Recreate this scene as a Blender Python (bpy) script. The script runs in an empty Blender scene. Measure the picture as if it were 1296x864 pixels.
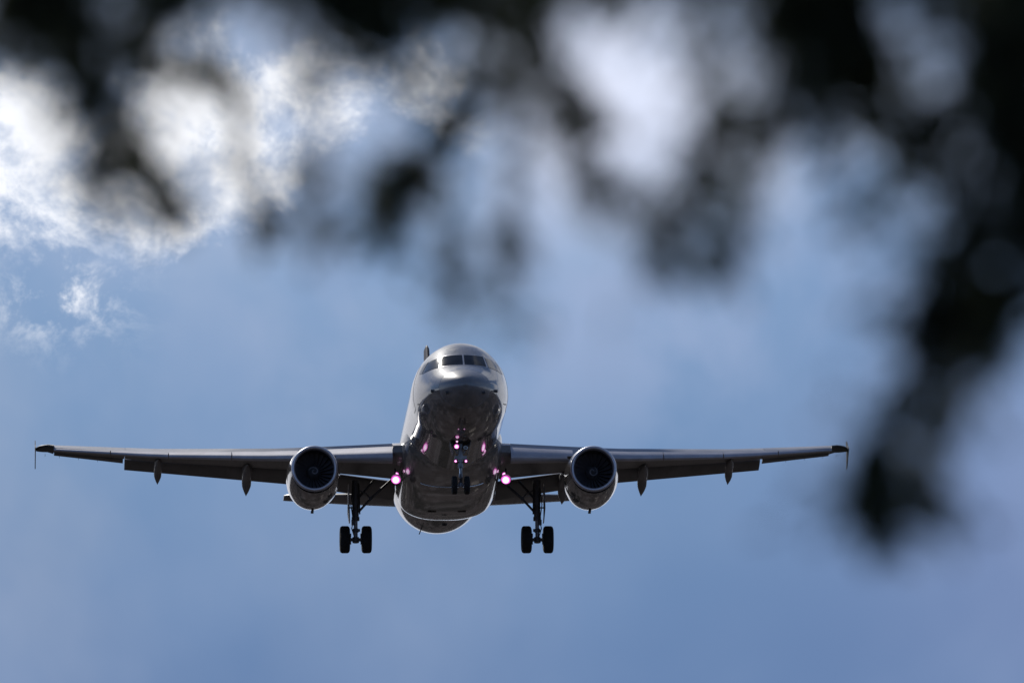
import bpy, bmesh, math, random
from mathutils import Vector, Matrix
from mathutils.bvhtree import BVHTree
R = math.radians
rnd = random.Random(7)
scn = bpy.context.scene

# ------------------------------------------------------------------ camera, sky, sun, exposure
cam_d = bpy.data.cameras.new('camera'); cam = bpy.data.objects.new('camera', cam_d)
scn.collection.objects.link(cam); scn.camera = cam
cam.location = (0, 0, 1.6); cam.rotation_euler = (R(90 + 8.2), 0, 0)
cam_d.lens = 400; cam_d.sensor_width = 36; cam_d.clip_start = 0.5; cam_d.clip_end = 60000
cam_d.dof.use_dof = True; cam_d.dof.focus_distance = 465; cam_d.dof.aperture_fstop = 5.6
cam_d.dof.aperture_blades = 9; cam_d.dof.aperture_rotation = R(10)

SUN_EL, SUN_AZ = 40, -25          # degrees; azimuth measured from +Y towards +X
sd = bpy.data.lights.new('sun', 'SUN'); sun = bpy.data.objects.new('sun', sd)
scn.collection.objects.link(sun)
sd.energy = 3.6; sd.angle = R(0.5); sd.color = (1.0, 0.95, 0.87)
sdir = Vector((math.sin(R(SUN_AZ)) * math.cos(R(SUN_EL)), math.cos(R(SUN_AZ)) * math.cos(R(SUN_EL)), math.sin(R(SUN_EL))))
sun.rotation_euler = sdir.to_track_quat('Z', 'Y').to_euler(); sun.location = (0, 0, 100)

world = bpy.data.worlds.new('World'); scn.world = world; world.use_nodes = True
nt = world.node_tree; nt.nodes.clear()
class NB:
    """tiny node-graph writer"""
    def __init__(s, nt): s.nt = nt
    def n(s, t, **kw):
        o = s.nt.nodes.new(t)
        for k, v in kw.items(): setattr(o, k, v)
        return o
    def put(s, sock, v):
        if isinstance(v, bpy.types.NodeSocket): s.nt.links.new(v, sock)
        else: sock.default_value = v
    def m(s, op, a, b=0.0, c=0.0, clamp=False):
        o = s.n('ShaderNodeMath', operation=op, use_clamp=clamp)
        s.put(o.inputs[0], a); s.put(o.inputs[1], b); s.put(o.inputs[2], c); return o.outputs[0]
    def ramp(s, v, lo, hi, a=0.0, b=1.0):
        o = s.n('ShaderNodeMapRange', interpolation_type='SMOOTHSTEP')
        for i, x in enumerate((v, lo, hi, a, b)): s.put(o.inputs[i], x)
        return o.outputs[0]
    def noise(s, vec, scale, detail=5.0, rough=0.55, dist=0.0):
        o = s.n('ShaderNodeTexNoise'); s.put(o.inputs['Vector'], vec)
        o.inputs['Scale'].default_value = scale; o.inputs['Detail'].default_value = detail
        o.inputs['Roughness'].default_value = rough; o.inputs['Distortion'].default_value = dist
        return o.outputs['Fac']
    def mix(s, f, a, b, blend='MIX'):
        o = s.n('ShaderNodeMix', data_type='RGBA', blend_type=blend)
        s.put(o.inputs[0], f); s.put(o.inputs[6], a); s.put(o.inputs[7], b); return o.outputs[2]
    def xyz(s, x, y, z):
        o = s.n('ShaderNodeCombineXYZ'); s.put(o.inputs[0], x); s.put(o.inputs[1], y); s.put(o.inputs[2], z); return o.outputs[0]
W = NB(nt)
sky = W.n('ShaderNodeTexSky', sky_type='NISHITA', sun_disc=False, sun_elevation=R(SUN_EL), sun_rotation=R(SUN_AZ))
sky.air_density = 1.0; sky.dust_density = 0.4; sky.ozone_density = 3.0; sky.altitude = 300
tc = W.n('ShaderNodeTexCoord'); sep = W.n('ShaderNodeSeparateXYZ')
nt.links.new(tc.outputs['Generated'], sep.inputs[0])
dx, dy, dz = sep.outputs
# compass bearing and height above the horizon, in degrees
az = W.m('MULTIPLY', W.m('ARCTAN2', dx, dy), 57.2958)
el = W.m('MULTIPLY', W.m('ARCSINE', dz), 57.2958)
ae = W.xyz(az, el, 0.0)
def gauss(cx, cy, rx, ry):
    a = W.m('DIVIDE', W.m('SUBTRACT', az, cx), rx); b = W.m('DIVIDE', W.m('SUBTRACT', el, cy), ry)
    r2 = W.m('ADD', W.m('MULTIPLY', a, a), W.m('MULTIPLY', b, b))
    return W.m('POWER', 2.71828, W.m('MULTIPLY', r2, -1.0))
# broken cloud over the whole sky
gen = W.noise(tc.outputs['Generated'], 4.0, 7.0, 0.6, 0.3)
cover = W.ramp(W.m('ADD', gen, W.m('MULTIPLY', W.ramp(dy, 0.6, 0.98), 0.12)), 0.52, 0.70)
frontmask = W.ramp(dy, 0.982, 0.9968)                       # clear lane where the aircraft comes down
cover = W.m('MULTIPLY', cover, W.m('SUBTRACT', 1.0, frontmask))
cover = W.m('MULTIPLY', cover, W.ramp(dz, -0.02, 0.05))
cover = W.m('MULTIPLY', cover, W.ramp(dy, -0.5, 0.3, 0.35, 1.0))
# the bank goes on to the left of the view, low and bright
west = W.m('MULTIPLY', W.ramp(W.m('ADD', az, W.m('MULTIPLY', W.m('SUBTRACT', gen, 0.5), 6.0)), -3.6, -6.5), W.ramp(az, -50.0, -32.0))
west = W.m('MULTIPLY', west, W.ramp(W.m('ADD', W.m('ABSOLUTE', W.m('SUBTRACT', el, 6.0)), W.m('MULTIPLY', gen, 8.0)), 16.0, 9.0))
east = W.m('MULTIPLY', W.ramp(W.m('ADD', az, W.m('MULTIPLY', W.m('SUBTRACT', gen, 0.5), -6.0)), 3.9, 6.8), W.ramp(az, 40.0, 25.0))  # unseen cloud added right of the view to whiten the right-hand rims
east = W.m('MULTIPLY', east, W.ramp(W.m('ADD', W.m('ABSOLUTE', W.m('SUBTRACT', el, 6.0)), W.m('MULTIPLY', gen, 8.0)), 14.0, 8.0))
# bank of cumulus drifting off to the left of the approach, torn at its lower edge
edge = W.noise(ae, 1.7, 10.0, 0.68, 0.25)
bank = W.m('ADD', W.m('MULTIPLY', gauss(-2.7, 9.15, 0.66, 0.46), 1.15), gauss(-1.62, 9.08, 0.42, 0.55))
bank = W.m('ADD', bank, W.m('MULTIPLY', gauss(-0.8, 9.5, 0.8, 0.36), 0.62))
bank = W.m('MINIMUM', bank, 1.0)
puff = W.ramp(W.m('ADD', W.m('MULTIPLY', bank, 0.75), W.m('MULTIPLY', W.m('SUBTRACT', edge, 0.5), 1.9)), 0.20, 0.68)
puff = W.m('MULTIPLY', puff, W.ramp(bank, 0.06, 0.3))
wisp = W.m('MULTIPLY', gauss(-2.3, 8.42, 0.30, 0.20), W.ramp(W.noise(ae, 3.6, 8.0, 0.7, 0.3), 0.46, 0.68))
puff = W.m('MAXIMUM', puff, wisp)
veil = W.m('MULTIPLY', W.ramp(W.noise(ae, 0.55, 3.0, 0.5, 0.2), 0.35, 0.75), 0.34)
haze2 = W.m('MULTIPLY', gauss(2.9, 7.4, 1.3, 1.1), 0.22)
air = W.mix(1.0, sky.outputs[0], (0.74, 0.875, 1.10, 1), 'MULTIPLY')
lum = W.noise(ae, 2.4, 9.0, 0.66, 0.2)
cloudcol = W.mix(W.ramp(lum, 0.34, 0.56), (10.5, 12.0, 15.0, 1), (20.0, 20.3, 21.2, 1))
low_sky = W.mix(W.ramp(el, 6.2, 8.8, 0.8, 0.0), air, (2.0, 3.5, 7.2, 1))      # sky darker and grey-blue low down
soft = W.m('MULTIPLY', W.m('ADD', gauss(-1.2, 9.5, 2.3, 0.8), gauss(1.4, 9.3, 1.6, 0.6)), W.ramp(W.noise(ae, 0.9, 4.0, 0.5, 0.3), 0.25, 0.65))
low_sky = W.mix(W.m('MULTIPLY', soft, 0.85, clamp=True), low_sky, (10.5, 12.0, 15.5, 1))
c1 = W.mix(veil, low_sky, (5.4, 7.4, 11.4, 1))
c1 = W.mix(W.m('MULTIPLY', W.m('MULTIPLY', gauss(0.3, 8.3, 2.2, 0.65), 0.5), W.ramp(W.noise(ae, 1.0, 4.0, 0.5, 0.2), 0.35, 0.65)), c1, (7.5, 9.0, 13.0, 1))
c1 = W.mix(W.m('MULTIPLY', gauss(0.5, 9.5, 0.55, 0.5), W.ramp(W.noise(ae, 1.1, 3.0), 0.2, 0.6, 0.6, 0.95)), c1, (15.5, 16.5, 20.0, 1))
c2 = W.mix(haze2, c1, (5.6, 5.2, 9.5, 1))
c3 = W.mix(cover, c2, (11.0, 11.5, 13.0, 1))
c3 = W.mix(W.m('MULTIPLY', W.ramp(el, 5.9, 3.2, 0.0, 0.8), W.ramp(dy, -0.2, 0.5)), c3, (13.0, 14.0, 16.0, 1))          # unseen low haze, added ahead to whiten the rims
c3 = W.mix(W.m('MULTIPLY', east, 0.75), c3, (14.0, 14.5, 16.0, 1))
c3 = W.mix(W.m('MULTIPLY', west, 0.9), c3, (14.5, 14.5, 15.5, 1))
c4 = W.mix(W.m('MULTIPLY', puff, 0.95, clamp=True), c3, cloudcol)
bg = W.n('ShaderNodeBackground'); bg.inputs[1].default_value = 0.0535
nt.links.new(c4, bg.inputs[0])
wo = W.n('ShaderNodeOutputWorld'); nt.links.new(bg.outputs[0], wo.inputs[0])

vs = scn.view_settings; vs.view_transform = 'Standard'; vs.look = 'None'; vs.exposure = 0.0; vs.gamma = 1; vs.use_curve_mapping = False
scn.cycles.use_denoising = True; scn.cycles.max_bounces = 6; scn.cycles.sample_clamp_indirect = 4
scn.cycles.use_adaptive_sampling = True; scn.cycles.adaptive_threshold = 0.01

# ------------------------------------------------------------------ materials
MATS = {}
def mat(name, col, rough=0.5, metal=0.0, coat=0.0, emit=None, est=0.0, var=0.0, vscale=1.0, seams=0.0, spec=0.5, stain=0.0, bump=0.0, top=None):
    m = bpy.data.materials.new(name); m.use_nodes = True; t = m.node_tree; B = NB(t)
    p = t.nodes['Principled BSDF']
    p.inputs['Roughness'].default_value = rough; p.inputs['Metallic'].default_value = metal
    p.inputs['Coat Weight'].default_value = coat; p.inputs['Coat Roughness'].default_value = 0.06
    p.inputs['Specular IOR Level'].default_value = spec
    if coat: p.inputs['Coat IOR'].default_value = 1.95
    c = (*col, 1); out = None
    tcn = B.n('ShaderNodeTexCoord')
    if var:
        f = B.noise(tcn.outputs['Object'], vscale, 6, 0.6)
        out = B.mix(B.ramp(f, 0.3, 0.7), (*[x * (1 - var) for x in col], 1), (*[min(1, x * (1 + var)) for x in col], 1))
    if top:     # lighter upper half: sky-over-ground reflection put into the colour
        s0 = B.n('ShaderNodeSeparateXYZ'); t.links.new(tcn.outputs['Object'], s0.inputs[0])
        out = B.mix(B.ramp(s0.outputs[2], 3.60, 3.66), out or c, (*top, 1))
    if stain:   # oily streaks drawn out along the airflow
        mp = B.n('ShaderNodeMapping'); mp.inputs['Scale'].default_value = (2.2, 0.22, 2.2)
        t.links.new(tcn.outputs['Object'], mp.inputs[0])
        f = B.noise(mp.outputs[0], 2.0, 7, 0.65)
        out = B.mix(B.m('MULTIPLY', B.ramp(f, 0.5, 0.72), stain), out or c, (0.06, 0.05, 0.045, 1))
    if seams:
        s = B.n('ShaderNodeSeparateXYZ'); t.links.new(tcn.outputs['Object'], s.inputs[0])
        fr = B.m('FRACT', B.m('DIVIDE', s.outputs[1], seams))
        line = B.m('LESS_THAN', fr, 0.02 / seams * 1.3)
        out = B.mix(B.m('MULTIPLY', line, 0.6), out or c, (0.03, 0.03, 0.035, 1))
    B.put(p.inputs['Base Color'], out if out is not None else c)
    if bump:
        b = B.n('ShaderNodeBump'); b.inputs['Strength'].default_value = bump; b.inputs['Distance'].default_value = 0.02
        t.links.new(B.noise(tcn.outputs['Object'], 2.5, 3, 0.5), b.inputs['Height']); t.links.new(b.outputs[0], p.inputs['Normal'])
    if emit:
        p.inputs['Emission Color'].default_value = (*emit, 1); p.inputs['Emission Strength'].default_value = est
    MATS[name] = m; return m
mat('fuselage_paint', (0.19, 0.175, 0.17), 0.5, 0.0, 1.0, var=0.35, vscale=1.5, seams=2.65, stain=0.4, bump=0.6, top=(0.21, 0.21, 0.225), spec=0.1)
mat('fin_paint', (0.015, 0.02, 0.05), 0.6, 0, 0, spec=.2)
mat('fairing_paint', (0.17, 0.16, 0.155), 0.4, 0.0, 1.0, var=0.4, vscale=1.7, stain=0.6, bump=0.6, seams=1.75)
mat('radome_paint', (0.17, 0.165, 0.17), 0.5, 0.0, 0.9, var=0.15, vscale=1.2, spec=0.2)
MATS['radome_paint'].node_tree.nodes['Principled BSDF'].inputs['Coat Roughness'].default_value = 0.22
mat('wing_lit_paint', (0.42, 0.42, 0.45), 0.4, 0.0, 0.2, var=0.1)
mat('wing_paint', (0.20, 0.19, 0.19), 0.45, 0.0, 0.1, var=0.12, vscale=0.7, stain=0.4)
mat('flap_paint', (0.14, 0.135, 0.135), 0.5, 0.0, 0.0, var=0.15, vscale=1.2, stain=0.4)
mat('slat_metal', (0.46, 0.45, 0.49), 0.38, 0.25, 0.0, var=0.1, vscale=1.5)
mat('nacelle_paint', (0.14, 0.13, 0.125), 0.2, 0.0, 1.0, var=0.15, vscale=1.0, stain=0.4, bump=0.4)
mat('lip_metal', (0.6, 0.59, 0.64), 0.35, 0.7)
mat('duct', (0.06, 0.055, 0.065), 0.5)
mat('fan_metal', (0.22, 0.21, 0.24), 0.45, 0.5)
mat('spinner_paint', (0.10, 0.10, 0.11), 0.45)
mat('white_mark', (0.3, 0.3, 0.33), 0.5)
mat('rubber', (0.012, 0.012, 0.013), 0.85, var=0.2, vscale=5)
mat('wheel_hub', (0.16, 0.16, 0.17), 0.5, 0.5)
mat('gear_paint', (0.10, 0.10, 0.11), 0.5, 0.2, var=0.2, vscale=4)
mat('gear_light', (0.32, 0.32, 0.34), 0.35, 0.2, var=0.2, vscale=4)
mat('chrome', (0.7, 0.7, 0.72), 0.15, 1.0)
mat('dark_paint', (0.05, 0.05, 0.055), 0.5)
mat('tip_paint', (0.03, 0.03, 0.035), 0.5)
mat('window_glass', (0.006, 0.005, 0.006), 0.12, 0.0, 0.0, spec=0.2)
mat('side_glass', (0.01, 0.012, 0.016), 0.10, 0.0, 0.25, spec=0.3)
mat('window_frame', (0.45, 0.45, 0.48), 0.3, 0.6)
mat('bay', (0.015, 0.015, 0.015), 0.8)
mat('lamp_core', (1, 1, 1), 0.3, emit=(1.0, 0.74, 0.98), est=1.5)
mat('lamp_halo', (0.9, 0.3, 0.75), 0.3, emit=(0.95, 0.10, 0.68), est=1.1)
mat('lamp_off', (0.5, 0.5, 0.5), 0.1, 0.8)
mat('lamp_nav', (0.5, 0.5, 0.5), 0.1)
mat('bark', (0.045, 0.036, 0.028), 0.9, var=0.4, vscale=14, bump=0.8)
# leaf: mostly opaque, a little light comes through
m = mat('leaf', (0.060, 0.070, 0.035), 0.6, var=0.5, vscale=3.0, spec=0.25)
t = m.node_tree; p = t.nodes['Principled BSDF']; tr = t.nodes.new('ShaderNodeBsdfTranslucent'); tr.inputs[0].default_value = (0.05, 0.06, 0.02, 1)
mx = t.nodes.new('ShaderNodeMixShader'); mx.inputs[0].default_value = 0.28
t.links.new(p.outputs[0], mx.inputs[1]); t.links.new(tr.outputs[0], mx.inputs[2]); t.links.new(mx.outputs[0], t.nodes['Material Output'].inputs[0])
# ground: fields, scrub, roofs and yards under the approach
m = mat('ground', (0.04, 0.038, 0.03), 1.0, spec=0.0); t = m.node_tree; B = NB(t); tcn = B.n('ShaderNodeTexCoord')
g = tcn.outputs['Object']
base = B.mix(B.ramp(B.noise(g, 0.012, 4), 0.4, 0.6), (0.019, 0.019, 0.018, 1), (0.056, 0.048, 0.047, 1))
base = B.mix(B.ramp(B.noise(g, 0.05, 3), 0.52, 0.62), base, (0.095, 0.086, 0.087, 1))      # tracks, yards, bare earth
vo = B.n('ShaderNodeTexVoronoi'); vo.inputs['Scale'].default_value = 0.045; t.links.new(g, vo.inputs[0])
sp = B.n('ShaderNodeSeparateColor'); t.links.new(vo.outputs['Color'], sp.inputs[0])
roof = B.m('MULTIPLY', B.m('GREATER_THAN', sp.outputs[0], 0.84), B.m('LESS_THAN', vo.outputs['Distance'], 0.34))
base = B.mix(B.m('MULTIPLY', roof, B.ramp(B.noise(g, 0.004, 2), 0.45, 0.6)), base, B.mix(sp.outputs[1], (0.25, 0.2, 0.17, 1), (0.85, 0.8, 0.7, 1)))
t.links.new(base, t.nodes['Principled BSDF'].inputs['Base Color'])

# ------------------------------------------------------------------ object helpers
def put(name, verts, faces, materials, parent=None, smooth=True, mids=None, off=(0, 0, 0)):
    me = bpy.data.meshes.new(name)
    ox, oy, oz = off
    me.from_pydata([(v[0] - ox, v[1] - oy, v[2] - oz) for v in verts], [], faces)
    if isinstance(materials, str): materials = [materials]
    for k in materials: me.materials.append(MATS[k])
    if mids:
        for q, i in zip(me.polygons, mids): q.material_index = i
    bm = bmesh.new(); bm.from_mesh(me); bmesh.ops.recalc_face_normals(bm, faces=bm.faces); bm.to_mesh(me); bm.free()
    if smooth:
        for q in me.polygons: q.use_smooth = True
        try: me.set_sharp_from_angle(angle=R(38))
        except Exception: pass
    me.update()
    o = bpy.data.objects.new(name, me); scn.collection.objects.link(o)
    if parent: o.parent = parent
    return o
class MB:
    def __init__(s): s.v = []; s.f = []; s.m = []; s.cur = 0
    def ring(s, pts): i = len(s.v); s.v += [tuple(p) for p in pts]; return list(range(i, i + len(pts)))
    def face(s, f): s.f.append(f); s.m.append(s.cur)
    def loft(s, rings, closed=True, cap0=True, cap1=True):
        ids = [s.ring(r) for r in rings]
        for a, b in zip(ids, ids[1:]):
            n = len(a)
            for k in range(n if closed else n - 1):
                s.face((a[k], a[(k + 1) % n], b[(k + 1) % n], b[k]))
        if cap0: s.face(tuple(reversed(ids[0])))
        if cap1: s.face(tuple(ids[-1]))
    def tube(s, pts, rad, n=12):
        pts = [Vector(p) for p in pts]; rs = rad if isinstance(rad, (list, tuple)) else [rad] * len(pts)
        rings = []; up = None
        for i, p in enumerate(pts):
            d = (pts[min(i + 1, len(pts) - 1)] - pts[max(i - 1, 0)]).normalized()
            if up is None:
                up = d.orthogonal().normalized()
            up = (up - d * up.dot(d)).normalized(); w = d.cross(up)
            rings.append([p + (up * math.cos(2 * math.pi * k / n) + w * math.sin(2 * math.pi * k / n)) * rs[i] for k in range(n)])
        s.loft(rings)
    def box(s, c, size, rot=None):
        M = rot or Matrix.Identity(3); c = Vector(c); h = [x / 2 for x in size]
        P = [c + M @ Vector((sx * h[0], sy * h[1], sz * h[2])) for sx in (-1, 1) for sy in (-1, 1) for sz in (-1, 1)]
        i = s.ring(P)
        for f in ((0, 1, 3, 2), (4, 6, 7, 5), (0, 4, 5, 1), (2, 3, 7, 6), (0, 2, 6, 4), (1, 5, 7, 3)): s.face(tuple(i[k] for k in f))
    def lathe(s, prof, c, axis='y', n=48, fn=None, closed=False):
        """prof: (along, radius); fn(angle) scales the radius"""
        rings = []
        for a, r in prof:
            rg = []
            for k in range(n):
                th = 2 * math.pi * k / n; q = r * (fn(th) if fn else 1)
                u, w = q * math.cos(th), q * math.sin(th)
                rg.append((c[0] + u, c[1] + a, c[2] + w) if axis == 'y' else (c[0] + a, c[1] + u, c[2] + w))
            rings.append(rg)
        if closed: rings.append(rings[0])
        s.loft(rings, cap0=not closed, cap1=not closed)
    def prism(s, poly, dirv):
        a = [Vector(p) for p in poly]; b = [p + Vector(dirv) for p in a]
        s.loft([a, b])
    def build(s, name, materials, parent=None, smooth=True, off=None):
        return put(name, s.v, s.f, materials, parent, smooth, s.m, BASE if off is None else off)
BASE = (0, 17.7, -4.15)          # where the wheels would touch: the aircraft's own origin
def interp(tab, x):
    if x <= tab[0][0]: return tab[0][1]
    for (a, u), (b, v) in zip(tab, tab[1:]):
        if x <= b: return u + (v - u) * (x - a) / (b - a)
    return tab[-1][1]
def smooth_tab(tab, x):          # Catmull-Rom through the table
    n = len(tab)
    if x <= tab[0][0]: return tab[0][1]
    if x >= tab[-1][0]: return tab[-1][1]
    for i in range(n - 1):
        if x <= tab[i + 1][0]:
            x0, y0 = tab[i]; x1, y1 = tab[i + 1]
            m0 = (y1 - tab[i - 1][1]) / (x1 - tab[i - 1][0]) if i else (y1 - y0) / (x1 - x0)
            m1 = (tab[i + 2][1] - y0) / (tab[i + 2][0] - x0) if i < n - 2 else (y1 - y0) / (x1 - x0)
            h = x1 - x0; t = (x - x0) / h
            return (2*t**3-3*t*t+1)*y0 + (t**3-2*t*t+t)*h*m0 + (-2*t**3+3*t*t)*y1 + (t**3-t*t)*h*m1

# ------------------------------------------------------------------ ground
gm = MB(); r = gm.ring([(-15000, -15000, 0), (15000, -15000, 0), (15000, 15000, 0), (-15000, 15000, 0)]); gm.face(tuple(r))
go = gm.build('ground', 'ground', smooth=False, off=(0, 0, 0)); go['kind'] = 'structure'; go['label'] = 'fields, scrub and scattered roofs under the approach'

# ================================================================== the airliner
# local axes: x = span (towards the picture's right), y = aft from the nose, z = up from the fuselage axis
root = bpy.data.objects.new('airliner', None); scn.collection.objects.link(root)
root['label'] = 'grey twin engine airliner on final approach with landing gear and flaps down'
root['category'] = 'airliner'
Mrot = Matrix.Rotation(0.0512706, 4, 'Z') @ Matrix.Rotation(-0.0616549, 4, 'X') @ Matrix.Rotation(-0.0063159, 4, 'Y')
Mw = Matrix.Translation((-1.86080774, 453.868556, 65.904263)) @ Mrot
root.matrix_world = Matrix.Translation(Mw @ Vector(BASE)) @ Mrot

TOP = [(0, -.62), (.06, -.42), (.2, -.27), (.5, -.08), (1, .17), (1.6, .47), (2.0, .76), (2.45, 1.07), (3.0, 1.43), (3.7, 1.76), (4.5, 1.97), (5.5, 2.07), (6.5, 2.1), (24, 2.1), (30, 2.09), (33.5, 2.0), (36, 1.84), (37.5, 1.55)]
BOT = [(0, -.64), (.06, -.84), (.2, -1.0), (.5, -1.21), (1, -1.44), (1.6, -1.63), (2.4, -1.8), (3.4, -1.95), (4.5, -2.04), (5.5, -2.07), (23.2, -2.07), (25, -1.97), (27, -1.66), (30, -1.0), (33, -.25), (36, .55), (37.5, 1.15)]
WID = [(0, .02), (.06, .23), (.2, .43), (.5, .72), (1, 1.04), (1.6, 1.31), (2.4, 1.56), (3.4, 1.78), (4.5, 1.92), (5.5, 1.97), (6.5, 1.975), (24, 1.975), (27, 1.85), (30, 1.5), (33, 1.02), (36, .5), (37.5, .2)]
def fus_ring(y, n=72):
    t, b, w = smooth_tab(TOP, y), smooth_tab(BOT, y), smooth_tab(WID, y)
    zc = -.63 + (0.63) * min(1, y / 6.0) if y < 24 else (t + b) / 2 * min(1, (y - 24) / 4)
    zc = max(b + .01, min(t - .01, zc)); out = []
    for k in range(n):
        a = 2 * math.pi * k / n; c, s_ = math.cos(a), math.sin(a)
        out.append((w * c, y, zc + ((t - zc) if s_ > 0 else (zc - b)) * s_))
    return out
ys = [0, .02, .06, .12, .2, .32, .5, .75, 1, 1.3, 1.6, 1.8, 2.0, 2.2, 2.45, 2.7, 3.0, 3.35, 3.7, 4.1, 4.5, 5, 5.5, 6, 6.5] + [7.5 + i for i in range(16)] + [23.2, 24, 25, 26, 27, 28, 29, 30, 31, 32, 33, 34, 35, 36, 36.8, 37.5]
fb = MB(); fb.loft([fus_ring(y) for y in ys])
ys1 = [1.002] + [y for y in ys if y > 1.002]; b = MB(); b.loft([fus_ring(y) for y in ys1])
fus = b.build('fuselage', 'fuselage_paint', root)
b = MB(); b.loft([fus_ring(y) for y in ys if y <= .75] + [fus_ring(.9), fus_ring(.985)]); b.build('radome', 'radome_paint', fus)
bvh = BVHTree.FromPolygons([Vector(v) for v in fb.v], [f for f in fb.f])
def drape(name, poly, direction, materials, parent, lift=0.006, step=0.08, start=6.0, axes=(0, 2), inner=None):
    """poly: 2-D outline (x,z) seen from ahead or (y,z) seen from the side, laid on the skin"""
    bm = bmesh.new(); vs_ = []
    for a, b in poly:
        p = [0, 0, 0]; p[axes[0]] = a; p[axes[1]] = b; vs_.append(bm.verts.new(p))
    bm.faces.new(vs_)
    for ax in axes:
        vals = [v.co[ax] for v in bm.verts]; lo, hi = min(vals), max(vals); k = int((hi - lo) / step) + 1
        for i in range(1, k):
            co = [0, 0, 0]; co[ax] = lo + (hi - lo) * i / k; no = [0, 0, 0]; no[ax] = 1
            bmesh.ops.bisect_plane(bm, geom=bm.verts[:] + bm.edges[:] + bm.faces[:], plane_co=co, plane_no=no)
    d = Vector(direction)
    for v in bm.verts:
        hit = bvh.ray_cast(v.co - d * 30, d)
        if hit[0] is not None:
            nn = hit[1] if hit[1].dot(d) < 0 else -hit[1]
            v.co = hit[0] + nn * lift
    verts = [tuple(v.co) for v in bm.verts]; bm.verts.index_update(); faces = [tuple(v.index for v in f.verts) for f in bm.faces]
    bm.free()
    return put(name, verts, faces, materials, parent, True, None, BASE)
# windscreen panes, seen from ahead; frames first (a little larger, closer to the skin)
for s in (-1, 1):
    front = [(s * .032, .50), (s * .93, .49), (s * .82, 1.04), (s * .032, 1.05)]
    fr = [(s * .004, .46), (s * .985, .46), (s * .87, 1.08), (s * .004, 1.09)]
    f = drape('windscreen_frame', fr, (0, 1, 0), 'window_frame', fus, .005)
    drape('windscreen', front, (0, 1, 0), 'window_glass', fus, .012)
    # two side panes each side, laid on from the side
    for poly in ([(2.06, .45), (3.22, .42), (3.22, .94), (2.72, 1.0)], [(3.29, .44), (3.95, .55), (3.80, .90), (3.29, .95)]):
        drape('side_window', poly, (-s, 0, 0), 'side_glass', fus, .010, axes=(1, 2))
# cabin windows, doors
def rrect(cx, cz, w, h, r, n=3):
    out = []
    for qx, qz, a0 in ((1, 1, 0), (-1, 1, 90), (-1, -1, 180), (1, -1, 270)):
        for i in range(n + 1):
            a = R(a0 + 90 * i / n); out.append((cx + qx * (w / 2 - r) + r * math.cos(a), cz + qz * (h / 2 - r) + r * math.sin(a)))
    return out
for s in (-1, 1):
    y = 7.0
    while y < 30.2:
        if not (abs(y - 16.3) < .0):
            drape('cabin_window', rrect(y, .55, .24, .34, .1), (-s, 0, 0), 'window_glass', fus, .006, step=.2, axes=(1, 2))
        y += .533 * 1.0
    for dy_, w_ in ((5.0, .85), (31.3, .8)):
        o_, i_ = rrect(dy_, .15, w_, 1.85, .14), rrect(dy_, .15, w_ - .05, 1.8, .12)
        drape('cabin_door', o_, (-s, 0, 0), 'dark_paint', fus, .003, step=.15, axes=(1, 2))
        drape('door_panel', i_, (-s, 0, 0), 'fuselage_paint', fus, .008, step=.15, axes=(1, 2))
# small probes on the nose
for s in (-1, 1):
    for (px, pz, y0) in ((1.27, -.62, 1.4), (.72, -.86, .62)):
        h = bvh.ray_cast(Vector((s * px, -10, pz)), Vector((0, 1, 0)))[0]
        b = MB(); b.tube([h + Vector((-s * .02, .05, .0)), h + Vector((s * .05, -.02, -.04)), h + Vector((s * .06, -.2, -.05))], [.035, .03, .022], 8)
        b.box(h + Vector((s * .03, 0, 0)), (.1, .12, .1)); b.build('pitot_probe', 'dark_paint', fus)
    h = bvh.ray_cast(Vector((s * 10, 3.6, -.75)), Vector((-s, 0, 0)))[0]
    b = MB(); b.box(h + Vector((s * .03, 0, 0)), (.08, .1, .02)); b.build('angle_vane', 'dark_paint', fus)
# blade antennas under and over the cabin, drain mast
for (y, zz, h_, up) in ((8.0, -2.07, .22, -1), (9.5, 2.1, .3, 1), (20, 2.1, .3, 1)):
    b = MB(); b.prism([(-.015, y, zz - up * .03), (-.015, y + .35, zz - up * .03), (-.015, y + .42, zz + up * h_), (-.015, y + .2, zz + up * h_)], (.03, 0, 0)); b.build('antenna', 'dark_paint', fus)
b = MB(); b.prism([(-.72, 24.0, -1.8), (-.72, 24.25, -1.8), (-.86, 24.45, -2.15), (-.86, 24.3, -2.15)], (.04, 0, 0)); b.build('drain_mast', 'dark_paint', fus)
b = MB(); b.lathe([(0, .13), (.05, .12), (.1, .06)], (0, 0, 0), n=16)
bc = MB(); bc.v = [(v[0], 19.5 + v[2], -2.63 - v[1]) for v in b.v]; bc.f = b.f; bc.m = b.m; bc.build('beacon', 'dark_paint', fus)

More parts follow.
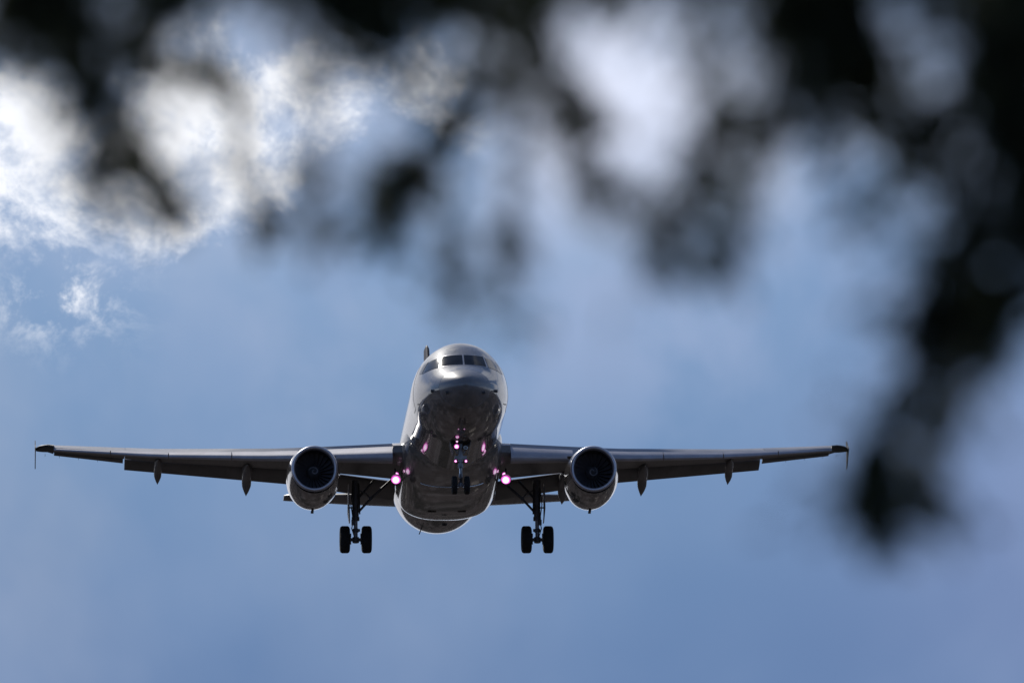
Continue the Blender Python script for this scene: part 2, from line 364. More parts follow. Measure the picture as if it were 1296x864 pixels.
# ------------------------------------------------------------------ belly fairing
FW = [(10.0, 1.55), (10.6, 1.86), (11.3, 2.0), (12.5, 2.1), (14, 2.14), (18, 2.12), (20, 2.04), (21.6, 1.86), (22.6, 1.55)]
FB = [(10.0, -1.95), (10.6, -2.09), (11.3, -2.2), (12.5, -2.36), (14, -2.5), (17, -2.56), (19, -2.48), (20.4, -2.33), (21.6, -2.12), (22.6, -1.92)]
FE = [(10.0, 2.1), (11.3, 2.4), (13, 3.0), (19, 3.6), (21, 2.6), (22.6, 2.1)]
def fair_ring(y, n=48):
    w, bz, e = smooth_tab(FW, y), smooth_tab(FB, y), interp(FE, y); z0 = -.55; out = []
    for k in range(n + 1):
        a = math.pi + math.pi * k / n; c, s_ = math.cos(a), math.sin(a)
        out.append((w * math.copysign(abs(c) ** (2 / e), c), y, z0 + (z0 - bz) * math.copysign(abs(s_) ** (2 / e), s_)))
    wt = w * .86
    return out + [(wt, y, .1), (-wt, y, .1)]
b = MB(); b.loft([fair_ring(10 + 12.6 * i / 42) for i in range(43)])
fairing = b.build('belly_fairing', 'fairing_paint', root)
# bright chrome strip across the belly, outlets in the bay doors
b = MB(); yj = 12.7; rr = [p for p in fair_ring(yj) if p[2] < -1.5 and abs(p[0]) < 1.35]
b.loft([[(p[0], yj + d, p[2] - h) for p in rr] for d, h in ((0, .004), (.0, .03), (.09, .03), (.09, .004))], closed=False, cap0=False, cap1=False)
b.build('belly_strip', 'chrome', fairing)
for s in (-1, 1):
    b = MB(); b.box((s * .62, 17.2, smooth_tab(FB, 17.2)), (.34, .16, .03)); b.build('air_outlet', 'bay', fairing)

# ------------------------------------------------------------------ wings
def LE(s): return 12.2 + (s - 2) * .517
def TE(s): return 18.55 + (s - 2) * .3 / 4.4 if s < 6.4 else 18.85 + (s - 6.4) * (21.5 - 18.85) / 10.65
ZL = [(0, -1.0), (2, -.86), (7.2, -.44), (12, .07), (17.05, .80)]
TH = [(0, .155), (2, .15), (6.4, .122), (17.05, .108)]
TW = [(0, 3.4), (2, 3.2), (6.4, 1.8), (17.05, 0.2)]
def af(x, th):      # half thickness
    return 5 * th * (.2969 * math.sqrt(max(x, 0)) - .1260 * x - .3516 * x * x + .2843 * x ** 3 - .1015 * x ** 4)
def camber(x): return .018 * math.sin(math.pi * x) * (.4 + x)
def wp(s, f, dz_):   # chord fraction f, offset dz_ (fraction of chord) -> local point
    c = TE(s) - LE(s); a = R(interp(TW, s))
    x, z = f * c, dz_ * c
    return (s, LE(s) + x * math.cos(a) + z * math.sin(a), interp(ZL, s) - x * math.sin(a) + z * math.cos(a))
def surf(s, f, side): return wp(s, f, camber(f) + side * af(f, interp(TH, s)))
def mir(sg, pts): return [(sg * p[0], p[1], p[2]) for p in pts]
def wing(sg):
    def sect(s, tu, tl):
        L = interp([(2, .17), (6.4, .21), (17, .30)], s)
        a0, a1 = (.012, .012) if s < 2.44 or s > 16.351 else (.7 * L, .06)     # the slats cover the blunt fixed nose
        fu = [a0 + (tu - a0) * (i / 16) ** 1.6 for i in range(17)]
        fl = [a1 + (tl - a1) * (i / 16) ** 1.6 for i in range(17)]
        return mir(sg, [surf(s, f, 1) for f in reversed(fu)] + [surf(s, f, -1) for f in fl])
    def lit_top(o_):  # up-facing skin lighter: pale paint, with sunlit highlight put in its colour
        o_.data.materials.append(MATS['wing_lit_paint'])
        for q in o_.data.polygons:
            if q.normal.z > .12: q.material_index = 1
    b = MB()
    ss = [0.3, 1.2, 2, 2.43, 2.45, 3, 4, 5, 5.75, 6.4, 7.2, 8.5, 10, 12, 13.38]
    b.loft([sect(s, .865, .72 if s < 6.4 else .74) for s in ss])
    b.loft([sect(s, .76, .76) for s in (13.4, 14.2, 15.2, 16.35)])
    tip = [sect(s, 1, 1) for s in (16.37, 16.8)]
    def shrink(s, k, push):
        ring = sect(17.0, 1, 1); cx = sum(p[1] for p in ring) / len(ring); cz = sum(p[2] for p in ring) / len(ring)
        return [(sg * s, cx + push + (p[1] - cx) * k, cz + (p[2] - cz) * k) for p in ring]
    o = b.build('wing', 'wing_paint', root); lit_top(o)
    b = MB(); b.loft([sect(16.352, 1, 1)] + [shrink(s_, k_, p_) for s_, k_, p_ in ((16.6, .97, -.02), (16.8, .88, .04), (16.95, .74, .12), (17.05, .55, .24), (17.1, .35, .32))]); b.build('wing_tip', 'tip_paint', o)
    # slats
    for s0, s1 in ((2.45, 5.1), (6.28, 8.98), (9.02, 11.58), (11.62, 13.98), (14.02, 16.35)):
        b = MB(); rings = []
        for s in (s0, (s0 + s1) / 2, s1):
            c = TE(s) - LE(s); L = interp([(2, .17), (6.4, .21), (17, .30)], s)
            pts = [surf(s, L * (1 - i / 9) ** 1.7, 1) for i in range(10)] + [surf(s, .05 * (i / 4) ** 1.4, -1) for i in range(1, 5)] + [wp(s, L * .45, .004)]
            piv = Vector(surf(s, L, 1)); rot = Matrix.Rotation(R(-23), 3, 'X'); mv = Vector((0, -.035 * c, -.012 * c))
            q = []
            for p_ in pts:
                d = Vector(p_) - piv; d.x = 0
                d = Matrix.Rotation(R(19), 3, 'X') @ d
                e = piv + d + mv; q.append((sg * s, e.y, e.z))
            rings.append(q)
        b.loft(rings); b.build('slat', 'slat_metal', o)
    # flaps (trailing edge, chord, deflection)
    def foil(sx, te, cf, dfl, th=.16, n=12):
        fu = [(1 - math.cos(math.pi * i / n)) / 2 for i in range(n + 1)]
        P = [(f, af(f, th) + .02 * math.sin(math.pi * f)) for f in reversed(fu)] + [(f, -af(f, th) + .02 * math.sin(math.pi * f)) for f in fu[1:-1]]
        a = R(dfl); out = []
        for f, zz in P:
            dx_, dz_ = (f - 1) * cf, zz * cf
            out.append((sg * sx, te[0] + dx_ * math.cos(a) + dz_ * math.sin(a), te[1] - dx_ * math.sin(a) + dz_ * math.cos(a)))
        return out
    FT = {2.12: ((19.5, -1.66), 1.62), 6.36: ((19.55, -.97), 1.42), 13.38: ((21.42, .02), .97)}
    def ft(s):
        a, b_ = (2.12, 6.36) if s <= 6.4 else (6.36, 13.38); t_ = (s - a) / (b_ - a)
        (x0, z0), c0 = FT[a]; (x1, z1), c1 = FT[b_]
        return (x0 + (x1 - x0) * t_, z0 + (z1 - z0) * t_), c0 + (c1 - c0) * t_
    for s0, s1 in ((2.12, 6.36), (6.42, 13.38)):
        b = MB(); b.loft([foil(s, *ft(s), 18 if s1 < 7 else 17) for s in (s0, (s0 + s1) / 2, s1)]); lit_top(b.build('flap', 'flap_paint', o))
    b = MB(); rings = []
    for s in (13.45, 14.9, 16.33):
        c = TE(s) - LE(s); h = Vector(wp(s, .775, 0)); a = R(interp(TW, s) + 9); cf = .235 * c; ring = []
        for f, zz in [(1, .004), (.5, .055), (.1, .13), (0, .1), (-.03, 0), (0, -.13), (.1, -.15), (.5, -.08), (1, -.01)]:
            ring.append((sg * s, h.y + f * cf * math.cos(a) + zz * cf * math.sin(a), h.z - f * cf * math.sin(a) + zz * cf * math.cos(a)))
        rings.append(ring)
    b.loft(rings); b.build('aileron', 'flap_paint', o)
    # flap track fairings: boat-shaped pods, tail drooped with the flap
    for s, w_, y0, l1, l2 in ((4.95, .21, 17.0, 1.3, 1.75), (8.3, .2, 17.2, 1.5, 1.62), (12.0, .16, 18.4, 1.2, 1.28)):
        z0 = surf(s, (y0 - LE(s)) / (TE(s) - LE(s)), -1)[2]
        path = []; N = 16
        for i in range(N + 1):
            t_ = i / N; L = (l1 + l2) * t_
            if L < l1: y, z = y0 + L, z0 - .06 - .07 * L
            else: y, z = y0 + l1 + (L - l1) * .84, z0 - .06 - .07 * l1 - (L - l1) * .41
            prof = (max(0.0, min(1, t_ / .3)) ** .6) * (1 if t_ < .68 else max(.02, 1 - ((t_ - .68) / .32) ** 1.25))
            path.append((y, z, prof))
        b = MB(); rings = []
        for y, z, pr in path:
            rings.append([(sg * s + w_ * max(pr, .02) * math.copysign(abs(math.cos(a)) ** .8, math.cos(a)), y - .3 * w_ * pr * math.sin(a), z + w_ * 1.35 * max(pr, .02) * math.copysign(abs(math.sin(a)) ** .8, math.sin(a))) for a in [2 * math.pi * k / 16 for k in range(16)]])
        b.loft(rings); b.build('flap_track_fairing', 'wing_paint', o)
    # wing-tip fence
    zt = interp(ZL, 17.05); b = MB(); y0 = LE(17.05)
    poly = [(y0 + .35, zt - .04), (y0 + 1.0, zt + .22), (y0 + 1.35, zt + .46), (y0 + 1.6, zt + .44), (y0 + 1.45, zt - .12), (y0 + 1.62, zt - .70), (y0 + 1.45, zt - .72), (y0 + .9, zt - .36)]
    b.prism([(sg * 17.10, y, z) for y, z in poly], (sg * .035, 0, 0)); b.build('wingtip_fence', 'flap_paint', o, smooth=False)
    # static wick / spoiler edge details
    for s in (14.5, 15.3, 16.1, 16.7):
        b = MB()
        p_ = Vector(wp(s, 1.0, 0)); b.tube([(sg * s, p_.y - .05, p_.z - .05), (sg * s, p_.y + .22, p_.z - .1)], .008, 5)
        b.build('static_wick', 'dark_paint', o)
    # landing lamp let down from the wing root
    lx, ly, lz = 2.28, 14.6, -1.80
    return o
wings = {sg: wing(sg) for sg in (-1, 1)}
def lamp(name, c, r, parent, on=True, arm=None):
    b = MB(); x, y, z = c
    b.lathe([(-r * 1.5, r * 1.2), (-r * 1.5, r * 1.27), (.04, r * 1.27), (r * .9, r * 1.0), (r * 1.5, r * .5), (r * 1.3, r * .1), (.05, r * 1.1)], (x, y, z), n=24, closed=True)
    if arm: b.tube([(x, y + .1, z), arm], .035, 8)
    o = b.build(name, 'dark_paint', parent)
    b = MB(); b.lathe([(-.03, r * 1.12), (0.01, r * 1.14)], (x, y - .01, z), n=24); b.build('halo_ring', 'lamp_halo' if on else 'lamp_off', o)  # emissive ring stands in for the bloom round a lit lamp
    b = MB(); b.lathe([(-.075, r * .3), (-.06, r * .62), (-.035, r * .80)], (x, y - .01, z), n=24); b.build('bulb', 'lamp_core' if on else 'lamp_off', o)
    return o
for sg in (-1, 1):
    lamp('landing_light', (sg * 2.28, 13.6, -1.93), .17, wings[sg], arm=(sg * 2.3, 13.8, -1.4))
    lamp('landing_light', (sg * 2.24, 13.8, -1.66), .08, wings[sg])

# ------------------------------------------------------------------ engines
def engine(sg):
    c = (sg * 5.75, 10.55, -2.02); fn = lambda th: 1 + .085 * max(0, -math.sin(th)) ** 1.5
    b = MB()
    b.lathe([(.10, .955), (.3, 1.0), (.7, 1.055), (1.3, 1.10), (2.0, 1.115), (2.8, 1.08), (3.6, .99), (4.3, .86), (4.35, .80), (3.8, .78), (1.4, .92), (.3, .90)], c, n=64, fn=fn, closed=True)
    o = b.build('engine', 'nacelle_paint', root)
    b = MB(); prof = []
    for i in range(13):
        a = math.pi * i / 12      # from the outside, round the lip, to the inside
        prof.append((.10 - .13 * math.sin(a) if True else 0, .875 + .08 * math.cos(a)))
    b.lathe(prof + [(.25, .80), (.25, .90), (.16, .93)], c, n=64, fn=lambda th: 1 + .03 * max(0, -math.sin(th)), closed=True); b.build('intake_lip', 'lip_metal', o)
    b = MB(); b.lathe([(.2, .80), (.5, .815), (.95, .86), (1.3, .87), (1.3, .9), (.2, .83)], c, n=64, closed=True); b.build('intake_duct', 'duct', o)
    b = MB(); b.lathe([(1.3, .88), (1.32, .88)], c, n=48); b.build('stator_disc', 'bay', o)
    b = MB()
    for k in range(24):      # fan blades, twisted
        th = 2 * math.pi * k / 24; rings = []
        for i in range(6):
            rr = .28 + .57 * i / 5; tw = R(25 + 38 * i / 5); ch = .17 + .05 * i / 5
            er = Vector((math.cos(th + .12 * i / 5), 0, math.sin(th + .12 * i / 5))); et = Vector((-er.z, 0, er.x)); ey = Vector((0, 1, 0))
            d = ey * math.cos(tw) + et * math.sin(tw); nn = d.cross(er)
            cc = Vector(c) + Vector((0, 1.08, 0)) + er * rr
            rings.append([cc - d * ch * .5, cc + nn * .012, cc + d * ch * .5, cc - nn * .012])
        b.loft(rings)
    b.build('fan', 'fan_metal', o)
    b = MB(); b.lathe([(.55, .01), (.6, .05), (.72, .14), (.86, .22), (1.0, .28), (1.15, .3)], c, n=32)
    sp_ = b.build('spinner', 'spinner_paint', o)
    b = MB(); pts = []
    for i in range(30):
        t_ = i / 29; a = t_ * 2 * math.pi * 1.1 + (.4 if sg > 0 else 2.2); rr = .03 + .19 * t_
        y = interp([(.01, .55), (.05, .6), (.14, .72), (.22, .86), (.28, 1.0)], rr)
        pts.append((c[0] + rr * math.cos(a), c[1] + y - .012, c[2] + rr * math.sin(a)))
    b.tube(pts, [.012 + .012 * math.sin(math.pi * i / 29) for i in range(30)], 6); b.build('spiral_mark', 'white_mark', sp_)
    b = MB(); b.lathe([(3.2, .68), (4.3, .62), (5.2, .42), (5.25, .36), (4.2, .36), (3.2, .4)], c, n=48, closed=True); b.build('core_cowl', 'gear_paint', o)
    b = MB(); b.lathe([(4.4, .33), (5.2, .3), (5.9, .03)], c, n=24); b.build('exhaust_cone', 'gear_paint', o)
    # pylon
    b = MB(); rings = []
    for y, w_, z0, z1 in ((1.6, .03, 1.0, 1.10), (2.2, .14, .9, 1.28), (3.2, .2, .6, 1.34), (4.5, .2, .4, 1.3), (6.0, .16, .5, 1.25), (7.6, .05, .85, 1.15)):
        rings.append([(c[0] + w_ * q, c[1] + y, c[2] + z) for q, z in ((-1, z0), (1, z0), (1, z1 - .08), (.5, z1), (-.5, z1), (-1, z1 - .08))])
    b.loft(rings); b.build('pylon', 'wing_paint', o)
    b = MB(); b.prism([(c[0] - .03, 13.6, c[2] - 1.14), (c[0] - .03, 13.95, c[2] - 1.12), (c[0] - .03, 13.95, c[2] - 1.25), (c[0] - .06, 13.8, c[2] - 1.25)], (.1, 0, 0)); b.build('drain_mast', 'dark_paint', o)
    # inboard strake
    b = MB(); a = R(42); ir = -sg
    p0 = Vector((c[0] + ir * math.cos(a) * 1.07, c[1] + 1.1, c[2] + math.sin(a) * 1.07)); p1 = Vector((c[0] + ir * math.cos(a) * 1.08, c[1] + 2.2, c[2] + math.sin(a) * 1.08)); up = Vector((ir * math.cos(a), 0, math.sin(a))) * .22
    b.prism([p0, p1, p1 + up, p1 + up + Vector((0, -.3, 0))], (0, 0, .02)); b.build('strake', 'nacelle_paint', o)
    return o
for sg in (-1, 1): engine(sg)

# ------------------------------------------------------------------ tail
b = MB()
def tailfoil(le, te, th, place, n=9):
    c = te - le; fu = [(1 - math.cos(math.pi * i / n)) / 2 for i in range(n + 1)]
    return [place(le + f * c, af(f, th) * c) for f in reversed(fu)] + [place(le + f * c, -af(f, th) * c) for f in fu[1:-1]]
rings = []
for z, le, te in ((1.7, 28.8, 34.6), (2.3, 29.9, 34.8), (5, 31.9, 35.6), (7.9, 34.0, 36.35), (8.06, 34.3, 36.35), (8.1, 34.7, 36.3)):
    rings.append(tailfoil(le, te, .1 if z < 8 else .06, lambda y, w, z=z: (w, y, z)))
b.loft(rings); b.build('tail_fin', 'fin_paint', root)
for sg in (-1, 1):
    b = MB(); rings = []
    for s, le, te, z in ((.4, 31.2, 35.0, .90), (1, 31.5, 35.1, .96), (3.5, 33.0, 35.75, 1.22), (6.1, 34.55, 36.15, 1.49), (6.22, 34.8, 36.15, 1.51)):
        rings.append(tailfoil(le, te, .1, lambda y, w, s=s, z=z, le=le: (sg * s, y, z + w + (y - le) * .03)))
    b.loft(rings); b.build('tailplane', 'wing_paint', root)

# ------------------------------------------------------------------ landing gear
def wheel(c, rad, w, parent):
    x, y, z = c; b = MB(); h = w / 2
    b.lathe([(-h * .62, rad * .52), (-h * .95, rad * .62), (-h, rad * .8), (-h * .86, rad * .93), (-h * .55, rad * .99), (h * .55, rad * .99), (h * .86, rad * .93), (h, rad * .8), (h * .95, rad * .62), (h * .62, rad * .52)], c, axis='x', n=40, closed=True)
    n0 = len(b.f)
    b.cur = 1; b.lathe([(-h * .7, rad * .2), (-h * .55, rad * .53), (h * .55, rad * .53), (h * .7, rad * .2)], c, axis='x', n=32)
    b.cur = 0
    for q in (-.45, 0, .45): b.lathe([(q * h - .008, rad * .993), (q * h + .008, rad * .993), (q * h + .008, rad * .97), (q * h - .008, rad * .97)], c, axis='x', n=40, closed=True)
    return b.build('wheel', ['rubber', 'wheel_hub'], parent)
for sg in (-1, 1):
    X, Y = sg * 3.795, 17.7; zb = -4.23 + .57
    b = MB()
    b.tube([(X, Y, -1.15), (X, Y, -1.6), (X, Y, -2.75)], [.17, .15, .135], 20)
    b.tube([(X, Y, -2.7), (X, Y, -2.85)], .165, 20)
    b.tube([(X, Y, -3.2), (X, Y, -3.34)], .13, 16)
    b.tube([(X, Y + .02, zb + .1), (X, Y, zb - .12)], .14, 16)
    b.tube([(X - .62, Y, zb), (X + .62, Y, zb)], .075, 16)
    for q in (-1, 1):
        b.tube([(X + q * .2, Y, zb), (X + q * .3, Y, zb)], .17, 18)
        b.box((X + q * .24, Y - .1, zb + .17), (.1, .16, .13))
        b.box((X + q * .24, Y - .1, zb - .16), (.09, .12, .1))
    g_ = b.build('landing_gear', 'gear_paint', root)
    b = MB(); b.tube([(X, Y, -2.8), (X, Y, zb)], .085, 16); b.build('shock_strut', 'gear_light', g_)
    b = MB()   # torque link, aft
    b.tube([(X + .04, Y + .14, -2.75), (X + .02, Y + .5, -3.1), (X, Y + .15, zb + .08)], .045, 8)
    b.box((X + sg * .12, Y - .12, -2.95), (.12, .12, .22)); b.box((X - sg * .1, Y - .1, -3.28), (.16, .1, .1)); b.build('torque_link', 'gear_paint', g_)
    b = MB()   # folding side stay to the inboard wing
    k0, k1, k2 = (X - sg * .12, Y - .1, -2.5), (X - sg * .62, Y - .12, -1.95), (X - sg * 1.5, Y - .1, -1.15)
    b.tube([k0, k1], .05, 10); b.tube([k1, k2], .06, 10); b.tube([(k1[0], k1[1] - .1, k1[2]), (k1[0], k1[1] + .1, k1[2])], .08, 10)
    b.tube([(X - sg * .1, Y - .05, -1.55), (X - sg * .45, Y - .08, -1.72), k1], .03, 8); b.build('side_stay', 'gear_paint', g_)
    b = MB()   # hoses and retraction jack
    b.tube([(X + sg * .13, Y - .12, -1.5), (X + sg * .2, Y - .16, -2.2), (X + sg * .1, Y - .13, -2.9), (X + sg * .17, Y - .13, -3.2), (X + sg * .06, Y - .1, zb + .1)], .022, 6)
    b.tube([(X - sg * .14, Y - .1, -1.3), (X - sg * .17, Y - .14, -2.6)], .03, 8)
    b.tube([(X - sg * .1, Y + .1, -1.9), (X - sg * .75, Y + .1, -1.15)], .05, 8); b.build('hydraulic_line', 'dark_paint', g_)
    b = MB()   # leg door on the outboard side
    b.prism([(X + sg * .27, Y - .48, -1.35), (X + sg * .27, Y + .42, -1.35), (X + sg * .29, Y + .35, -2.5), (X + sg * .24, Y + .1, -2.95), (X + sg * .24, Y - .28, -2.95), (X + sg * .29, Y - .45, -2.4)], (sg * .04, 0, 0))
    b.box((X + sg * .2, Y, -2.3), (.16, .06, .05)); b.build('gear_door', 'wing_paint', g_, smooth=False)
    for q in (-1, 1): wheel((X + q * .455, Y, -4.23 + .575), .575, .42, g_)
# nose gear
X, Y, zb = 0, 5.07, -4.18 + .38
b = MB(); b.tube([(X, Y, -1.95), (X, Y - .02, -3.0)], [.1, .085], 16); b.tube([(X, Y - .02, -2.95), (X, Y - .02, -3.1)], .11, 16)
b.tube([(X, Y, -3.35), (X, Y, -3.48)], .085, 12); b.tube([(X - .3, Y, zb), (X + .3, Y, zb)], .05, 12)
b.tube([(X, Y, zb + .1), (X, Y, zb - .08)], .09, 12)
b.box((0, Y - .1, -2.68), (.5, .08, .14)); b.tube([(X, Y + .05, -2.9), (X, Y + 1.0, -2.0)], .05, 8); b.tube([(-.12, Y, -2.5), (-.35, Y + .02, -2.05)], .03, 8); b.tube([(.12, Y, -2.5), (.35, Y + .02, -2.05)], .03, 8)
ng = b.build('landing_gear', 'gear_light', root)
b = MB(); b.tube([(X, Y - .02, -3.05), (X, Y, zb)], .06, 14); b.build('shock_strut', 'chrome', ng)
b = MB(); b.tube([(X, Y - .1, -3.05), (X, Y - .34, -3.28), (X, Y - .08, zb + .1)], .03, 8); b.build('torque_link', 'gear_paint', ng)
for q in (-1, 1):
    wheel((q * .255, Y, -4.18 + .38), .38, .225, ng)
    b = MB(); b.prism([(q * .42, Y - .25, -1.97), (q * .42, Y + .75, -1.97), (q * .27, Y + .65, -2.5), (q * .27, Y - .1, -2.5)], (q * .03, 0, 0)); b.build('gear_door', 'wing_paint', ng, smooth=False)
b = MB(); b.prism([(-.36, Y - .3, -2.082), (.36, Y - .3, -2.082), (.36, Y + .6, -2.082), (-.36, Y + .6, -2.082)], (0, 0, .03)); b.build('gear_bay', 'bay', ng)
lamp('taxi_light', (-.17, Y - .25, -2.26), .085, ng, arm=(-.1, Y, -2.26))
lamp('taxi_light', (-.15, Y - .25, -2.04), .05, ng, arm=(-.1, Y, -2.1))
lamp('taxi_light', (.2, Y - .25, -2.30), .075, ng, on=False, arm=(.1, Y, -2.26))
for q in (-1, 1): lamp('turnoff_light', (q * .21, Y - .2, -2.85), .045, ng, arm=(q * .05, Y, -2.85))

# ================================================================== the tree whose hanging sprays cross the view
tree = bpy.data.objects.new('tree', None); scn.collection.objects.link(tree)
tree.location = (2.7, 14.6, 0)
tree['label'] = 'dark leafy tree with drooping out of focus twigs hanging across the top and right'
tree['category'] = 'tree'
TO = (2.7, 14.6, 0)
def at(px, py, Y):               # photograph pixel -> point of the tree at distance Y
    k = Y / 36000.0 * 36 / 400 * 1000 / 1296 * 36
    k = Y * (36 / 400) / 1296
    return Vector(((px - 648) * k, Y, 1.6 + Y * math.tan(R(8.2)) + (432 - py) * k / math.cos(R(8.2)) ** 2))
def leaf(b, p, d, L, Wd):
    d = d.normalized(); s = d.cross(Vector((rnd.gauss(0, 1), rnd.gauss(0, 1), rnd.gauss(0, 1)))).normalized(); n = d.cross(s)
    i = b.ring([p, p + d * L * .45 + s * Wd * .5 + n * Wd * .15, p + d * L, p + d * L * .45 - s * Wd * .5 + n * Wd * .15])
    b.face((i[0], i[1], i[2])); b.face((i[0], i[2], i[3]))
def spray(pts, parent, r0=.004):
    """pts: (point, half width in metres, opacity); a twig with side shoots and leaves"""
    tb = MB(); lb = MB()
    P = [p for p, w, o in pts]
    fine = []
    for (p, w, o), (p2, w2, o2) in zip(pts, pts[1:]):
        n = max(2, int((p2 - p).length / .012))
        for i in range(n):
            t_ = i / n; fine.append((p.lerp(p2, t_), w + (w2 - w) * t_, o + (o2 - o) * t_))
    fine.append(pts[-1])
    tot = len(fine)
    tb.tube([f[0] + Vector((rnd.gauss(0, .001), rnd.gauss(0, .004), rnd.gauss(0, .001))) for f in fine[::2]] , [r0 * (1 - .75 * i / max(1, len(fine[::2]) - 1)) for i in range(len(fine[::2]))], 6)
    for i in range(tot - 1):
        p, w, o = fine[i]; q = fine[i + 1][0]; seg = (q - p); ln = seg.length
        if ln < 1e-5: continue
        area = ln * 2 * w; A = .000088
        if i % 3 == 0: clump = rnd.choice((.25, .6, 1.1, 1.5, 2.0))
        cnt = -1.35 * clump * math.log(1 - min(o, .97)) * area / A
        k = int(cnt) + (1 if rnd.random() < cnt - int(cnt) else 0)
        while k > 0:
            m_ = min(k, 4); k -= m_
            dirv = Vector((rnd.gauss(0, 1), rnd.gauss(0, 1), rnd.gauss(0, .7) - .5)).normalized()
            ext = w * abs(rnd.gauss(0, 1)) * (.62 if rnd.random() < .62 else 1.5)
            e = p + dirv * ext
            if ext > .012: tb.tube([p, p.lerp(e, .5) + Vector((0, 0, .003)), e], [.0011, .0009, .0005], 3)
            for j in range(m_):
                t_ = rnd.uniform(.35, 1.05)
                dl = (dirv * .6 + Vector((rnd.gauss(0, .6), rnd.gauss(0, .6), rnd.gauss(-.25, .6)))).normalized()
                L = rnd.uniform(.022, .042)
                leaf(lb, p + (e - p) * t_ - dl * L * .3, dl, L, L * .38)
    o = tb.build('branch', 'bark', parent, off=TO)
    if lb.f: lb.build('foliage', 'leaf', o, smooth=False, off=TO)
    return o
# trunk and limbs
b = MB(); b.tube([(2.75, 14.6, -.1), (2.7, 14.6, .3), (2.62, 14.62, 1.6), (2.7, 14.6, 3.2), (2.58, 14.55, 4.6), (2.7, 14.7, 6.0), (2.6, 14.6, 7.2)], [.24, .19, .165, .15, .12, .08, .03], 18)
b.build('trunk', 'bark', tree, off=TO)
LIMBS = [([(2.6, 14.58, 4.2), (2.0, 14.3, 4.6), (1.2, 14.1, 4.62), (.3, 14.0, 4.5), (-.6, 14.1, 4.42), (-1.3, 14.2, 4.25)], .05),
         ([(2.62, 14.6, 3.5), (2.1, 13.8, 4.1), (1.3, 13.0, 4.4), (.6, 12.6, 4.3), (.2, 12.4, 4.15)], .04),
         ([(2.6, 14.55, 4.6), (1.9, 15.7, 5.3), (.9, 17.0, 5.6), (-.2, 17.8, 5.5), (-1.1, 18.0, 5.25)], .045),
         ([(2.65, 14.6, 5.0), (3.3, 14.8, 5.6), (4.1, 14.9, 5.7), (4.8, 15, 5.2)], .045),
         ([(2.65, 14.6, 4.2), (3.2, 13.9, 4.8), (3.9, 13.3, 4.9), (4.4, 13, 4.4)], .04),
         ([(2.65, 14.65, 5.4), (2.7, 15.5, 6.0), (2.5, 16.3, 6.0)], .035)]
limb_o = []
for pts, r_ in LIMBS:
    b = MB(); n = len(pts); b.tube(pts, [r_ * (1 - .8 * i / (n - 1)) for i in range(n)], 10); limb_o.append(b.build('limb', 'bark', tree, off=TO))
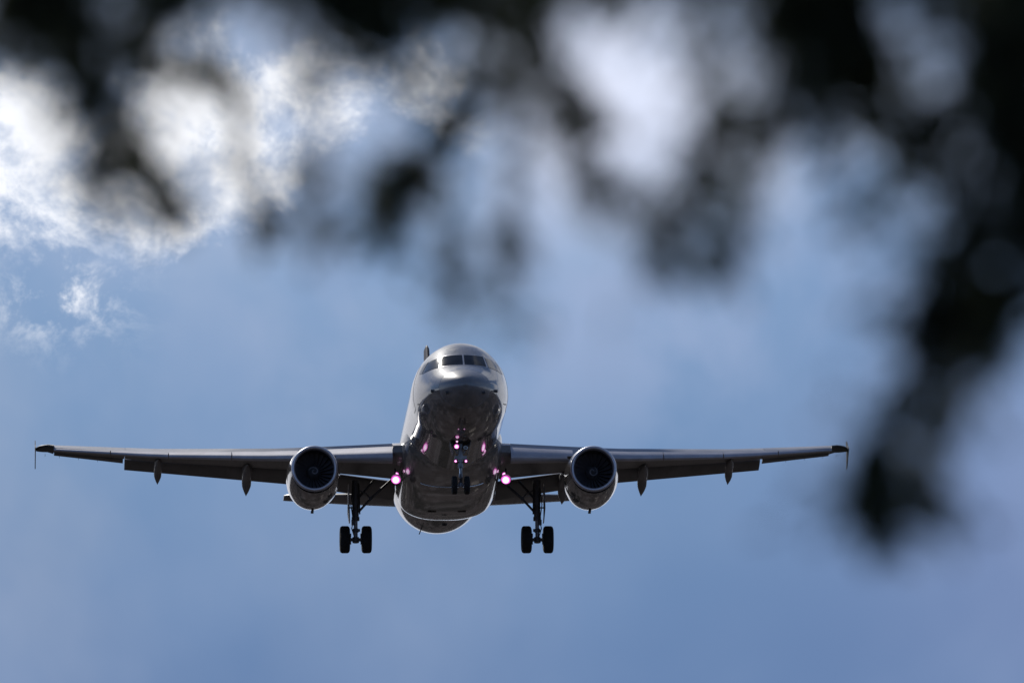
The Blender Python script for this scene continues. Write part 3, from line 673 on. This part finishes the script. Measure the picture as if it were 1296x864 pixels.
S = [  # Y, [(px, py, half width px, opacity)...]
 (17.6, [(-10, -30, 40, .9), (40, 20, 36, .9), (80, 70, 38, .85), (125, 120, 32, .8), (165, 180, 26, .7), (188, 238, 20, .9), (207, 262, 18, .97), (224, 280, 12, .96)]),
 (14.0, [(105, 80, 36, .6), (120, 150, 42, .72), (120, 220, 34, .6), (130, 270, 20, .25)]),
 (13.8, [(190, -40, 34, .9), (225, 0, 30, .95), (240, 20, 16, .6)]),
 (17.4, [(180, 100, 18, .3), (230, 80, 18, .5), (270, 85, 20, .55), (305, 130, 18, .5), (300, 190, 12, .35), (318, 235, 13, .85), (330, 265, 16, .97), (345, 285, 12, .8)]),
 (14.2, [(340, -30, 25, .6), (345, 20, 20, .25)]),
 (14.0, [(410, -50, 55, .95), (450, -5, 50, .95), (480, 28, 34, .9), (500, 50, 16, .6)]),
 (16.0, [(540, -20, 22, .6), (600, -5, 30, .8), (640, 5, 30, .85), (665, 35, 20, .8), (695, 80, 16, .75), (735, 130, 13, .85), (770, 168, 10, .9)]),
 (17.0, [(590, 90, 8, .3), (580, 120, 14, .8), (560, 165, 20, .75), (525, 210, 34, .85), (490, 242, 38, .88), (480, 285, 32, .65), (450, 325, 22, .35)]),
 (14.2, [(395, 150, 24, .45), (400, 200, 34, .6), (395, 250, 28, .45), (420, 310, 24, .25)]),
 (14.4, [(440, 80, 26, .2), (520, 95, 30, .25), (600, 60, 34, .35), (640, 110, 30, .4), (600, 160, 26, .25)]),
 (15.0, [(560, 260, 14, .15), (562, 310, 18, .42), (570, 360, 24, .46), (577, 425, 19, .40)]),
 (14.6, [(660, 120, 24, .35), (655, 200, 22, .25), (648, 280, 24, .42), (640, 340, 29, .46), (632, 425, 22, .42)]),
 (13.9, [(690, 70, 28, .35), (705, 140, 38, .5), (740, 200, 42, .5), (780, 230, 40, .42), (825, 265, 36, .8), (845, 310, 34, .88), (858, 345, 24, .7)]),
 (13.4, [(1000, -60, 65, .97), (1005, 20, 52, .97), (998, 90, 38, .95), (980, 150, 32, .93), (955, 210, 28, .92), (940, 270, 28, .92), (918, 315, 26, .7), (895, 350, 16, .35)]),
 (13.9, [(880, -30, 30, .5), (890, 40, 30, .3), (915, 110, 30, .4), (905, 180, 34, .4), (880, 250, 38, .5), (850, 300, 30, .5)]),
 (13.9, [(800, -40, 40, .8), (850, -20, 30, .6), (900, -15, 35, .7)]),
 (13.6, [(1080, -40, 60, .95), (1092, 10, 40, .9), (1090, 80, 32, .75), (1100, 130, 28, .6)]),
 (13.2, [(1290, -60, 60, .98), (1290, 30, 50, .98), (1280, 110, 44, .96), (1290, 180, 34, .9), (1296, 250, 28, .75), (1300, 330, 20, .6), (1280, 400, 24, .6), (1240, 470, 26, .45)]),
 (13.7, [(1150, -60, 20, .9), (1190, -55, 20, .8), (1245, -30, 20, .9), (1262, 40, 16, .9)]),
 (13.7, [(1130, 130, 28, .75), (1170, 160, 30, .6), (1200, 190, 26, .6), (1240, 230, 26, .6)]),
 (13.8, [(1125, 140, 26, .5), (1140, 200, 26, .4), (1115, 250, 26, .5), (1080, 300, 24, .25)]),
 (13.3, [(1190, 170, 24, .5), (1240, 250, 30, .65), (1210, 320, 40, .85), (1198, 370, 42, .96), (1185, 420, 36, .95), (1172, 465, 28, .6), (1145, 515, 24, .55), (1118, 560, 28, .96), (1103, 610, 29, .97), (1115, 655, 27, .97), (1137, 698, 21, .95)]),
 (13.6, [(1250, 380, 34, .7), (1232, 450, 40, .62), (1205, 520, 42, .6), (1185, 590, 38, .55), (1165, 660, 28, .42)]),
 (13.3, [(1310, 150, 30, .9), (1315, 280, 30, .9), (1300, 360, 26, .7), (1262, 430, 26, .65)]),
 (14.0, [(50, -40, 55, .85), (90, -20, 50, .75), (140, -20, 36, .6)]),
 (14.2, [(0, 30, 30, .6), (20, 90, 22, .3)]),
 (14.2, [(60, -20, 30, .6), (110, 20, 40, .6), (160, 60, 36, .5), (210, 80, 20, .3)]),
 (13.3, [(1060, -30, 45, .9), (1045, 60, 42, .9), (1035, 120, 34, .75), (1050, 170, 26, .5), (1070, 230, 20, .25)]),
 (13.5, [(1260, -40, 50, .95), (1285, 60, 50, .95), (1300, 160, 38, .9), (1290, 240, 30, .7), (1262, 300, 28, .55), (1240, 350, 28, .7)]),
 (14.0, [(20, -30, 60, .9), (0, 20, 40, .8), (30, 60, 30, .5)]),
 (14.1, [(270, -40, 40, .6), (330, -30, 36, .6), (400, -30, 36, .7), (540, -35, 46, .85), (640, -30, 46, .85), (730, -25, 40, .75), (800, -30, 40, .7)]),
]
for Y, st in S:
    k = Y * .09 / 1296
    pts = [(at(x, y, Y) + Vector((0, rnd.uniform(-.05, .05), 0)), w * k * 1.5, o) for x, y, w, o in st]
    # carry the twig up to the nearest limb
    p0 = pts[0][0]; best = min(range(3), key=lambda i: min((Vector(a) - p0).length for a in LIMBS[i][0]))
    near = None
    for a, c in zip(LIMBS[best][0], LIMBS[best][0][1:]):
        a, c = Vector(a), Vector(c); t_ = max(0, min(1, (p0 - a).dot(c - a) / (c - a).length_squared)); q = a.lerp(c, t_)
        if near is None or (q - p0).length < (near - p0).length: near = q
    if st[0][1] > 0:        # springs from a neighbour twig: only the bare stem
        p0, w0, o0 = pts[0]
        pts = [(near, .002, .02), (near.lerp(p0, .6) + Vector((0, .1, .03)), .002, .02)] + pts
    else:
        pts = [(near, pts[0][1] * .6, .3)] + pts
    spray(pts, tree)
# rest of the crown, outside the picture
for i in range(62):
    pts_, r_ = LIMBS[rnd.choice([0, 1, 2, 2, 3, 3, 4, 4, 5, 5])]
    k = rnd.randrange(len(pts_) - 1); p = Vector(pts_[k]).lerp(Vector(pts_[k + 1]), rnd.random())
    if i % 2: p = Vector((2.63, 14.62, rnd.uniform(4.4, 6.9)))
    a = rnd.uniform(0, 6.28); L = rnd.uniform(.6, 1.7) * (1.0 if p.z < 6 else .6); up = rnd.uniform(.1, .8)
    e1 = p + Vector((math.cos(a) * L * .5, math.sin(a) * L * .5, up * .5 + .1)); e2 = p + Vector((math.cos(a) * L, math.sin(a) * L, up * .35))
    for e in (e1, e2):
        if e.x < 1.45: e.z = max(e.z, 1.6 + e.y * .18 + .55)
    spray([(p, .05, .15), (e1, .20, .30), (e1.lerp(e2, .6), .24, .34), (e2, .12, .3)], tree, .012)
